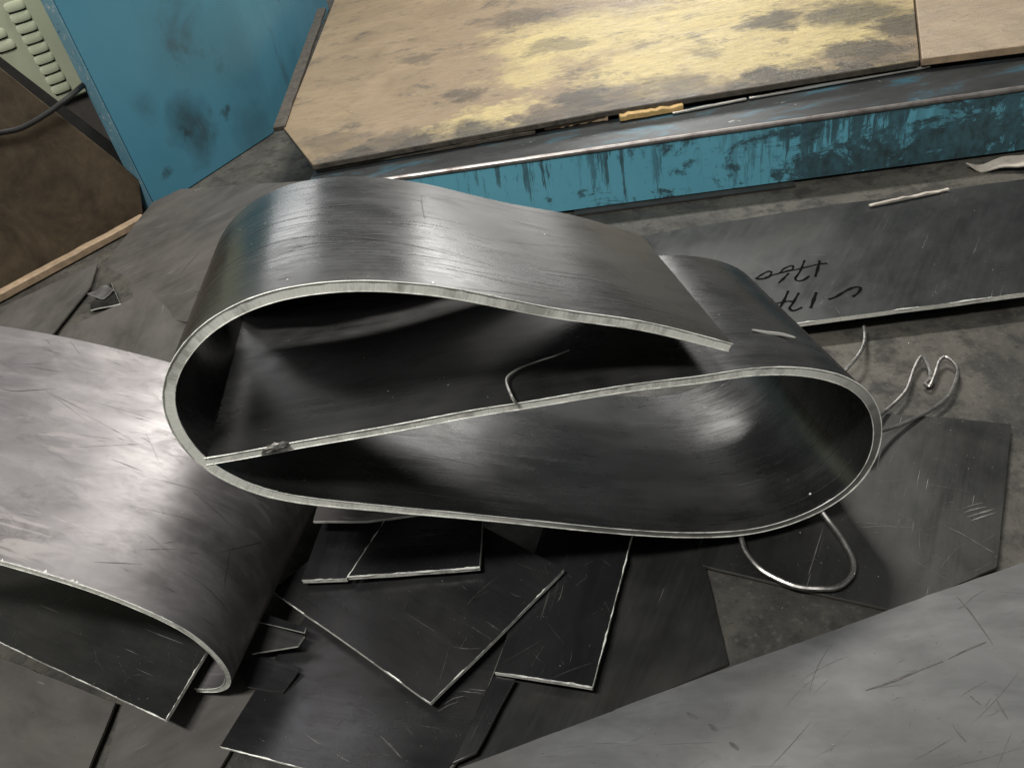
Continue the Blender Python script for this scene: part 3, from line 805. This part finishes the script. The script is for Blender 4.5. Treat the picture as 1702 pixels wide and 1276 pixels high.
# ------------------------------------------------------------------ wires and slivers
def wire(pix, r, label, mat='wire', name='steel_wire', cat='wire', n=10, taper=False):
    pts = [P(*p) for p in pix]
    pts = catmull(pts, n)
    pts = [p+.0022*noise.noise_vector(Vector((i*.07, r*5000, 0))) for i, p in enumerate(pts)]
    f = (lambda t: r*(1-.75*abs(2*t-1)**3)) if taper else (lambda t: r*(1+.10*noise.noise(Vector((t*30, r*999, 0)))))
    return tag(link_bm(name, tube_bm(pts, f, 8), M[mat]), label, cat)
wire([(1440,700,.06),(1472,683,.03),(1505,650,.02),(1520,612,.02),(1531,593,.022),(1541,606,.02),(1546,625,.018),(1538,637,.014),(1546,641,.014),(1553,625,.018),(1560,602,.02),(1572,593,.022),(1588,605,.02),(1592,622,.02),(1577,655,.018),(1545,683,.02),(1505,703,.03),(1472,714,.045),(1440,722,.07)], .0042, 'bent grey wire with a double crook right of the loop')
wire([(1222,865,.05),(1231,888,.035),(1240,916,.03),(1262,944,.026),(1295,963,.024),(1330,975,.022),(1365,978,.022),(1395,974,.022),(1415,955,.024),(1417,930,.026),(1404,903,.03),(1383,873,.034),(1362,846,.045),(1345,820,.06)], .0050, 'rounded wire loop sticking out under the front of the coiled plate')
wire([(1436,543,.03),(1437,565,.04),(1428,590,.045),(1405,616,.03),(1390,626,.02)], .0045, 'short curved wire behind the right end of the loop')
bar('wood_sliver', P(1445, 343, .058), P(1576, 316, .058), .010, .006, 'paper', 'thin pale wooden sliver at the back edge of the marked sheet', 'sliver', 0, jag=.8)
def onfront(x, y, back_): return PP(x, y, F0+AX*back_, AX)
# curled shaving lying on the inner leg
bpy.context.view_layer.update()
def onto(o, x, y, lift):
    ok, hit, nr, _ = o.ray_cast(CAM-o.location, ray(x, y).normalized())
    return hit+o.location+nr*lift
pts = [PP(858, 670, F0-AX*.004, AX), PP(849, 655, F0-AX*.004, AX)]+[onto(loop, x, y, l) for x, y, l in ((843,640,.012),(862,622,.010),(893,608,.008),(925,601,.012),(946,589,.008))]
tag(link_bm('steel_shaving', tube_bm(catmull(pts, 6), lambda t: .0026*(1-.55*t), 5), M['chip']), 'thin curled shaving lying on the inner leg of the loop', 'shaving')
pts = [onfront(x, y, d) for x, y, d in ((1250,548,.12),(1275,553,.115),(1300,556,.11),(1322,561,.10))]
tag(link_bm('steel_shaving', tube_bm(catmull(pts, 6), lambda t: .0012+.003*t*(1-t)*3, 5), M['chip']), 'short pale shaving on top of the right bend', 'shaving')
# rag by the right end of the beam
plate('paper_scrap', [(1606,272,.02),(1650,262,.03),(1720,256,.03),(1720,276,.02),(1632,283,.01)], .02, .004, 'paper', 'crumpled pale paper scrap under the right end of the beam', cat='paper', edge='paper', wav=.012, wfreq=14, cell=.012)

# bright filings scattered over everything
def ribbon(parent, pix, w, mat, name, z=.0007, taper=True):
    """a flat scuff or scratch following the surface it is on"""
    loc = parent.matrix_world.translation
    q = []
    for x, y in pix:
        r = ray(x, y).normalized()
        ok, hit, nr, _ = parent.ray_cast(CAM-loc, r)
        if ok: q.append((hit+loc, nr))
    if len(q) < 2: return
    pts = catmull([p for p, _ in q], 5); nr = q[0][1]
    bm = bmesh.new(); prev = None; n = len(pts)
    sd = pix[0][0]
    for i, p in enumerate(pts):
        t = (pts[min(i+1, n-1)]-pts[max(i-1, 0)]).normalized(); s_ = nr.cross(t).normalized()
        u = i/(n-1); ww = .62*w*(math.sin(math.pi*min(max(u, .03), .97))**.6 if taper else 1)*(.6+.9*abs(noise.noise(Vector((i*.9, sd, 0)))))
        a = bm.verts.new(p+nr*z+s_*ww); b = bm.verts.new(p+nr*z-s_*ww)
        if prev: bm.faces.new((prev[0], a, b, prev[1]))
        prev = (a, b)
    bmesh.ops.recalc_face_normals(bm, faces=bm.faces)
    return link_bm(name, bm, M[mat], parent)
tag(link_bm('torch_slag', SLAG, M['burr'], hook, sharp=5), kind='stuff')
M['scuff'] = plain('dark_scuff', (.085, .08, .075), .6, .2, .5, 60)
M['scratch'] = plain('bright_scratch', (.16, .152, .14), .45, .7, .6, 60)
bpy.context.view_layer.update()
by = {o['label']: o for o in bpy.data.objects if 'label' in o}
def get(t): return next(o for l, o in by.items() if t in l)
G = get('large pale grey sheet'); RR = get('bright gouge'); PT = get('corner points'); RO = get('rounded front edge'); CH = get('chipped corner')
for pix, w in (([(1438,1147),(1480,1133),(1530,1112),(1568,1098)], .0035), ([(1575,1095),(1610,1078),(1640,1066)], .0022), ([(1583,1202),(1593,1217),(1606,1232)], .0028),
               ([(1141,1183),(1152,1190),(1160,1192)], .006), ([(1178,1203),(1188,1210),(1194,1212)], .007), ([(1212,1233),(1222,1240),(1228,1245)], .007),
               ([(1655,1160),(1665,1177),(1675,1194)], .003), ([(1590,990),(1615,1020),(1650,1070)], .0022)):
    ribbon(G, pix, w, 'scuff', 'scuff')
for pix, w in (([(1612,1156),(1622,1163),(1630,1170)], .003), ([(1122,1134),(1128,1142),(1131,1150)], .002)):
    ribbon(G, pix, w, 'scratch', 'scratch')
for pix, w in (([(1571,874),(1600,888),(1640,912),(1652,918)], .0012), ([(1602,852),(1620,846),(1640,842)], .003), ([(1606,860),(1628,853),(1652,846)], .0035), ([(1612,866),(1635,858),(1655,852)], .003), ([(1600,845),(1622,838),(1634,836)], .0015),
               ([(1410,880),(1450,875),(1520,876)], .0006)):
    ribbon(RR, pix, w, 'scratch', 'scratch')
for pix, w in (([(925,1003),(932,990),(936,972)], .0015),):
    ribbon(RO, pix, w, 'scratch', 'scratch')
for pix, w in (([(848,985),(858,990),(866,992)], .0010), ([(752,1074),(775,1078),(800,1077)], .0012)):
    ribbon(PT, pix, w, 'scratch', 'scratch')
for pix, w in (([(505,1218),(525,1232),(540,1240)], .0014), ([(548,1245),(570,1260),(582,1266)], .0014), ([(632,1222),(650,1240),(668,1260)], .0025), ([(738,1170),(755,1160),(775,1156)], .0018), ([(728,1182),(745,1172),(765,1165)], .0016)):
    ribbon(CH, pix, w, 'scratch', 'scratch')
for pix, w in (([(372,975),(375,950),(381,915)], .0016), ([(0,645),(25,650),(65,648)], .0010)):
    ribbon(hook, pix, w, 'scuff', 'scuff')
for pix, w in (([(640,372),(690,368),(730,376)], .0007), ([(560,335),(610,332),(660,334)], .0006), ([(585,392),(640,390),(690,396)], .0007), ([(825,372),(850,384),(885,392)], .0007), ([(470,420),(500,410),(530,402)], .0006), ([(905,470),(960,482),(1010,492)], .0006), ([(1090,520),(1120,528),(1160,534)], .0006),
               ([(980,715),(1010,716),(1045,717)], .0004), ([(690,760),(740,763),(800,764)], .0004)):
    ribbon(loop, pix, w, 'scratch', 'scratch')
for pix, w in (([(360,455),(400,440),(440,428)], .0010), ([(700,325),(702,345),(706,365)], .0012), ([(880,385),(930,396),(990,412)], .0009), ([(485,412),(495,410),(505,408)], .002)):
    ribbon(loop, pix, w, 'scuff', 'scuff')
BPn = bpy.data.objects['panel']
for pix, w in (([(304,64),(318,78),(334,92)], .005), ([(241,293),(254,295),(262,284),(274,268)], .004), ([(275,276),(280,284),(286,294)], .005), ([(362,192),(372,188),(382,190)], .012), ([(374,196),(378,200),(383,204)], .006)):
    ribbon(BPn, pix, w, 'scuff', 'scuff', .002)
for pix, w in (([(148,128),(160,148),(168,160)], .004), ([(174,178),(182,193),(190,206)], .006), ([(226,265),(236,284),(246,303)], .005), ([(252,312),(257,322),(262,334)], .006)):
    ribbon(BPn, pix, w, 'scuff', 'paint_chip', .002)
for pix, w in (([(312,180),(330,215),(352,256)], .003), ([(200,228),(208,244),(216,258)], .006), ([(218,262),(224,274),(228,284)], .005)):
    ribbon(BPn, pix, w, 'scratch', 'scratch', .002)

# bright filings scattered over the sheets: too many and too small to count
dg = bpy.context.evaluated_depsgraph_get()
bm = bmesh.new()
spots = [(640,498),(478,465),(612,460),(720,470),(400,382),(575,568),(605,595),(510,612),(730,630),(745,640),(738,628),(690,524),(645,650),(1060,1050),(1030,985),(905,390),(1120,400),(1365,935),(1330,885),(1250,700),(1310,797),(1385,1237),(1170,1043),(1420,953),(1460,958),(1600,700),(1580,715),(1330,352),(1620,350),(1650,448),(460,815),(235,900),(303,852),(225,1206),(235,1215),(300,1240),(1256,740),(660,560),(715,545),(960,560),(1510,570),(1475,640),(1480,660),(1300,1010),(1340,1030)]
for _ in range(260):
    spots.append((random.uniform(20, 1690), random.uniform(300, 1265)))
for i, (x, y) in enumerate(spots):
    r = ray(x, y).normalized()
    ok, hit, nr, _, ob, _ = S.ray_cast(dg, CAM, r)
    if not ok or ob.name.startswith(('plywood', 'blue', 'panel', 'front_face', 'body', 'louvre', 'brown', 'black_cable', 'burr')): continue
    if nr.z < .25: continue
    L = random.uniform(.0012, .0026) if i < 45 else random.uniform(.0005, .0012)
    a = random.uniform(0, 6.28); t = nr.orthogonal().normalized(); t = Matrix.Rotation(a, 3, nr) @ t; b = nr.cross(t)
    w = L*random.uniform(.2, .6); c = hit+nr*.0004
    v = [bm.verts.new(c+t*L), bm.verts.new(c+b*w), bm.verts.new(c-t*L+nr*w*.4), bm.verts.new(c-b*w), bm.verts.new(c+nr*w*1.1)]
    for k in range(4): bm.faces.new((v[k], v[(k+1) % 4], v[4]))
bmesh.ops.recalc_face_normals(bm, faces=bm.faces)
tag(link_bm('steel_filings', bm, M['chip'], sharp=5), 'tiny bright steel filings scattered over the sheets', 'filings', kind='stuff')

# crumbs of rust and grit on the bare floor and the dirtier sheets
bm = bmesh.new()
for i in range(2600):
    x, y = random.uniform(-20, 1722), random.uniform(330, 1290)
    r = ray(x, y).normalized()
    ok, hit, nr, _, ob, _ = S.ray_cast(dg, CAM, r)
    if not ok or nr.z < .8: continue
    lab = ob.get('label', '')
    if not (ob.name == 'floor' or 'dusty' in lab or 'dark' in lab or 'brown' in lab or random.random() < .12 and 'steel_sheet' in ob.name): continue
    L = random.uniform(.0006, .0016)*(1.8 if random.random() < .08 else 1); a = random.uniform(0, 6.28)
    ux = Vector((math.cos(a), math.sin(a), 0)); uy = Vector((-ux.y, ux.x, 0))
    v = [bm.verts.new(hit+ux*L), bm.verts.new(hit+uy*L*.6), bm.verts.new(hit-ux*L*.8), bm.verts.new(hit-uy*L*.7), bm.verts.new(hit+Vector((0, 0, L*.7)))]
    for k in range(4): bm.faces.new((v[k], v[(k+1) % 4], v[4]))
bmesh.ops.recalc_face_normals(bm, faces=bm.faces)
M['grit'] = plain('grit', (.09, .075, .06), .8, 0, .7, 90)
tag(link_bm('floor_grit', bm, M['grit'], sharp=5), 'fine dark grit and rust crumbs on the floor', 'grit', kind='stuff')

# fine handling scratches: far too many to count, one mesh per sheet
M['hair_light'] = plain('hairline_light', (.13, .127, .12), .4, .8, .7, 80)
M['hair_dark'] = plain('hairline_dark', (.055, .052, .049), .55, .4, .5, 80)
def hair_strip(bm, pts, nrs, w):
    prev = None; n = len(pts)
    for i, p in enumerate(pts):
        t = (pts[min(i+1, n-1)]-pts[max(i-1, 0)]).normalized(); s_ = nrs[i].cross(t).normalized()
        ww = w*math.sin(math.pi*(.06+.88*i/(n-1)))
        a = bm.verts.new(p+nrs[i]*.0005+s_*ww); b = bm.verts.new(p+nrs[i]*.0005-s_*ww)
        if prev: bm.faces.new((prev[0], a, b, prev[1]))
        prev = (a, b)
def hairs_flat(o, n, box, ang, spread, mat, lmax=.14, wmax=.0007):
    bm = bmesh.new(); loc = o.matrix_world.translation
    for _ in range(n):
        x, y = random.uniform(box[0], box[2]), random.uniform(box[1], box[3])
        ok, hit, nr, _i = o.ray_cast(CAM-loc, ray(x, y).normalized())
        if not ok or nr.z < .7: continue
        a = math.radians(ang+random.gauss(0, spread)); L = .006+lmax*random.random()**3
        d = Vector((math.cos(a), math.sin(a), 0)); side = Vector((-d.y, d.x, 0)); cv = random.uniform(-.25, .25)
        pts = []; nrs = []
        for k in range(7):
            u = k/6-.5; q = hit+d*(L*u)+side*(cv*L*u*u)
            ok, h2, n2, _i = o.ray_cast(Vector((q.x, q.y, hit.z+.05)), Vector((0, 0, -1)))
            if not ok or n2.z < .7: continue
            pts.append(h2+loc); nrs.append(n2)
        if len(pts) > 3: hair_strip(bm, pts, nrs, random.uniform(.00015, wmax))
    if len(bm.verts): tag(link_bm('fine_scratches', bm, M[mat], o, sharp=179), kind='stuff')
    else: bm.free()
def hairs_bent(o, side, mid, axis, depth, n, i0, i1, mat, wmax=.0006, slant=.12, lmax=26):
    bm = bmesh.new(); m = len(side)
    for _ in range(n):
        i = random.randint(i0, i1); L = 3+int(lmax*random.random()**2); dp = random.uniform(.02, depth-.03); sl = random.gauss(0, slant)
        pts = []; nrs = []
        for k in range(L):
            j = i+k
            if j >= m: break
            dd = dp+sl*(side[j]-side[i]).length
            if not .004 < dd < depth-.004: break
            pts.append(side[j]+axis*dd); nrs.append((side[j]-mid[j]).normalized())
        if len(pts) > 2: hair_strip(bm, pts, nrs, random.uniform(.00015, wmax))
    tag(link_bm('fine_scratches', bm, M[mat], o, sharp=179), kind='stuff')
hairs_bent(loop, lB, lp, AX, .455, 150, 0, 130, 'hair_light', .0006)
hairs_bent(loop, lB, lp, AX, .455, 60, 0, 130, 'hair_dark', .0008, .2)
hairs_bent(loop, lB, lp, AX, .455, 40, 175, 290, 'hair_light', .0005)
hairs_bent(loop, lA, lp, AX, .455, 90, 110, 240, 'hair_light', .0005)
hairs_bent(hook, hB, hp, AX2, .50, 120, 8, 135, 'hair_light', .0006, .4, 16)
hairs_bent(hook, hB, hp, AX2, .50, 12, 8, 135, 'hair_dark', .0004, .3, 10)
hairs_flat(G, 16, (700, 930, 1702, 1276), 30, 14, 'hair_dark', .10, .0004)
hairs_flat(G, 70, (700, 930, 1702, 1276), 25, 16, 'hair_light', .16, .0003)
hairs_flat(w1, 110, (1050, 330, 1702, 540), -15, 40, 'hair_light', .14, .0009)
hairs_flat(RR, 110, (1150, 690, 1690, 1015), -10, 35, 'hair_light', .12, .0004)
hairs_flat(PT, 60, (450, 880, 940, 1170), 60, 50, 'hair_light', .10, .0006)
hairs_flat(RO, 40, (820, 890, 1050, 1140), 70, 40, 'hair_light', .08, .0006)
hairs_flat(CH, 60, (365, 1010, 850, 1276), 30, 50, 'hair_light', .10, .0007)
hairs_flat(get('right of the black offcuts'), 60, (1000, 890, 1212, 1276), 60, 40, 'hair_light', .09, .0006)
hairs_flat(get('rising from the floor'), 90, (165, 225, 640, 540), 20, 50, 'hair_light', .14, .0011)
hairs_flat(get('lying inside the fold'), 60, (0, 950, 340, 1197), 30, 50, 'hair_light', .08, .0006)
